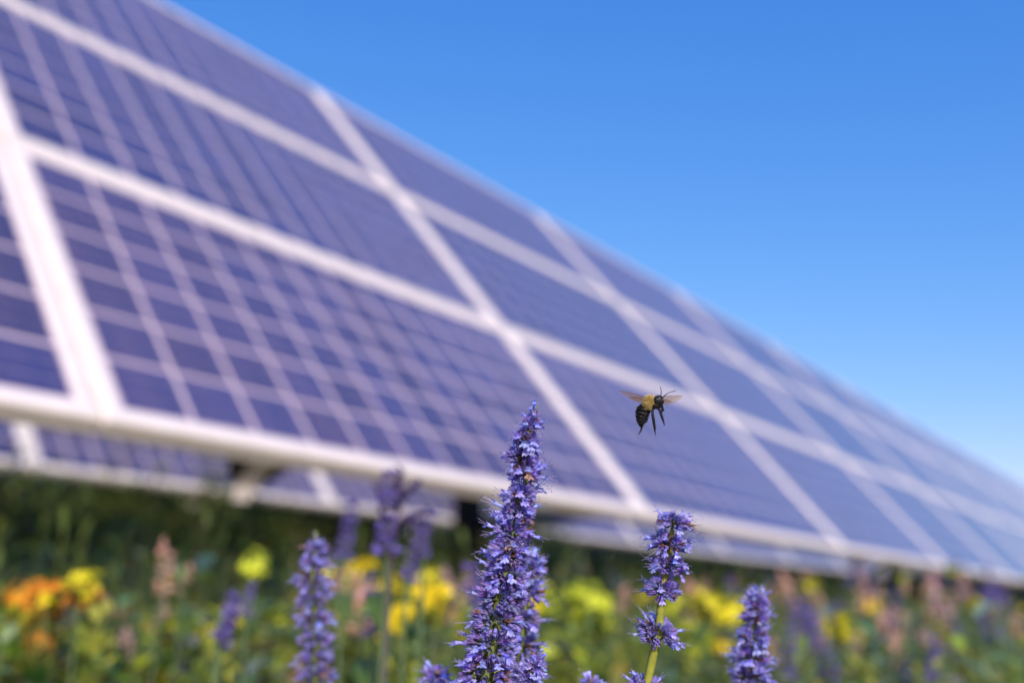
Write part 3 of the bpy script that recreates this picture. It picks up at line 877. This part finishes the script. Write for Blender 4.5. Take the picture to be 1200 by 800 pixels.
    m1 = N(nt, 'ShaderNodeMixShader'); m1.inputs[0].default_value = .5; nt.links.new(pb.outputs[0], m1.inputs[1]); nt.links.new(tl.outputs[0], m1.inputs[2])
    m2 = N(nt, 'ShaderNodeMixShader'); m2.inputs[0].default_value = .24; nt.links.new(tr.outputs[0], m2.inputs[1]); nt.links.new(m1.outputs[0], m2.inputs[2])
    nt.links.new(m2.outputs[0], out.inputs[0])
    vm = simple_mat('wing_vein', (.10, .045, .02), .4)

    def wing(name, root_p, tip_p, width, fdir, Lw=14):
        a, b = Vector(root_p), Vector(tip_p); ax = b - a; L = ax.length; ax.normalize(); fd = Vector(fdir).normalized()
        nn_ = ax.cross(fd).normalized()
        top = []; bot = []
        for i in range(Lw+1):
            t = i/Lw
            up = width*.22*math.sin(math.pi*min(1, t*.98))**.6
            lo = width*.85*(math.sin(math.pi*t**.75)**.75 if 0 < t < 1 else 0)
            wv = nn_*(.25*math.sin(t*5))
            top.append(a + ax*L*t + fd*up + wv); bot.append(a + ax*L*t - fd*lo + wv)
        mb = MB()
        rows = [[top[i], top[i].lerp(bot[i], .35) + nn_*.15, top[i].lerp(bot[i], .7) - nn_*.12, bot[i]] for i in range(Lw+1)]
        mb.quadstrip(rows, (1, 1, 1), 0, closed=False)
        mb.tube(top, [.38 - .25*i/Lw for i in range(Lw+1)], (1, 1, 1), 4, 1)
        for q, e in ((.22, .95), (.45, .8), (.7, .6)):
            k = int(e*Lw); mb.tube([top[i].lerp(bot[i], q*min(1, .4+i/Lw)) for i in range(0, k+1)], [.16]*(k+1), (1, 1, 1), 3, 1)
        for i in (5, 8, 11): mb.tube([top[i], top[i].lerp(bot[i], .5)], [.13, .1], (1, 1, 1), 3, 1)
        link(name, mb.mesh(name, [wm, vm]), root)
    wing('forewing', (-9.5, -1, 11.5), (-42.5, 2, 20.0), 8.5, (.20, .55, .8))
    wing('hindwing', (-10.5, 1, 10.0), (-30.0, 6, 12.2), 7.0, (.1, .6, .8))
    wing('forewing', (0.0, 1.5, 11.0), (32.5, 3, 13.6), 10.5, (-.05, .5, .86))
    wing('hindwing', (-1.0, 3, 9.5), (21.0, 7, 7.5), 6.0, (.1, .6, .8))


bumblebee()

# ------------------------------------------------------------------ light, sky, camera
SUN_AZ, SUN_EL = R(168), R(22)
sun_dir = Vector((math.sin(SUN_AZ)*math.cos(SUN_EL), math.cos(SUN_AZ)*math.cos(SUN_EL), math.sin(SUN_EL)))
ld = bpy.data.lights.new('sun', 'SUN'); ld.energy = 3.9; ld.angle = R(.53); ld.color = (1, .87, .76)
lo = bpy.data.objects.new('sun', ld); COL.objects.link(lo); lo.rotation_euler = sun_dir.to_track_quat('Z', 'Y').to_euler(); lo.location = sun_dir*50
w = bpy.data.worlds.new('World'); scene.world = w; w.use_nodes = True
nt = w.node_tree; nt.nodes.clear()
sky = nt.nodes.new('ShaderNodeTexSky'); sky.sky_type = 'NISHITA'; sky.sun_disc = False
sky.sun_elevation = SUN_EL; sky.sun_rotation = SUN_AZ; sky.air_density = 1.0; sky.dust_density = .15; sky.ozone_density = 3.8
hs = nt.nodes.new('ShaderNodeHueSaturation'); hs.inputs['Saturation'].default_value = 1.0; hs.inputs['Hue'].default_value = .5
bg = nt.nodes.new('ShaderNodeBackground'); bg.inputs['Strength'].default_value = .145
ow = nt.nodes.new('ShaderNodeOutputWorld')
sp_ = nt.nodes.new('ShaderNodeSeparateColor'); cb_ = nt.nodes.new('ShaderNodeCombineColor')
nt.links.new(sky.outputs[0], sp_.inputs[0])
for i, (a, g) in enumerate(((.56, 1.5), (.99, .87), (2.68, .42))):
    p_ = nt.nodes.new('ShaderNodeMath'); p_.operation = 'POWER'; p_.inputs[1].default_value = g
    m_ = nt.nodes.new('ShaderNodeMath'); m_.operation = 'MULTIPLY'; m_.inputs[1].default_value = a
    nt.links.new(sp_.outputs[i], p_.inputs[0]); nt.links.new(p_.outputs[0], m_.inputs[0]); nt.links.new(m_.outputs[0], cb_.inputs[i])
nt.links.new(cb_.outputs[0], hs.inputs['Color']); nt.links.new(hs.outputs[0], bg.inputs[0]); nt.links.new(bg.outputs[0], ow.inputs[0])

cd = bpy.data.cameras.new('camera'); cam = bpy.data.objects.new('camera', cd); COL.objects.link(cam)
cam.location = CAM; cam.rotation_euler = (R(90) + PITCH, 0, 0)
cd.sensor_width = 36; cd.lens = 36*FPX/1200; cd.clip_start = .01; cd.clip_end = 3000
cd.dof.use_dof = True; cd.dof.focus_distance = .370; cd.dof.aperture_fstop = 4.2; cd.dof.aperture_blades = 0
scene.camera = cam
scene.view_settings.view_transform = 'Standard'; scene.view_settings.look = 'None'; scene.view_settings.exposure = .37; scene.view_settings.gamma = 1
scene.render.engine = 'CYCLES'
scene.cycles.max_bounces = 8; scene.cycles.transparent_max_bounces = 12
scene.cycles.use_denoising = True
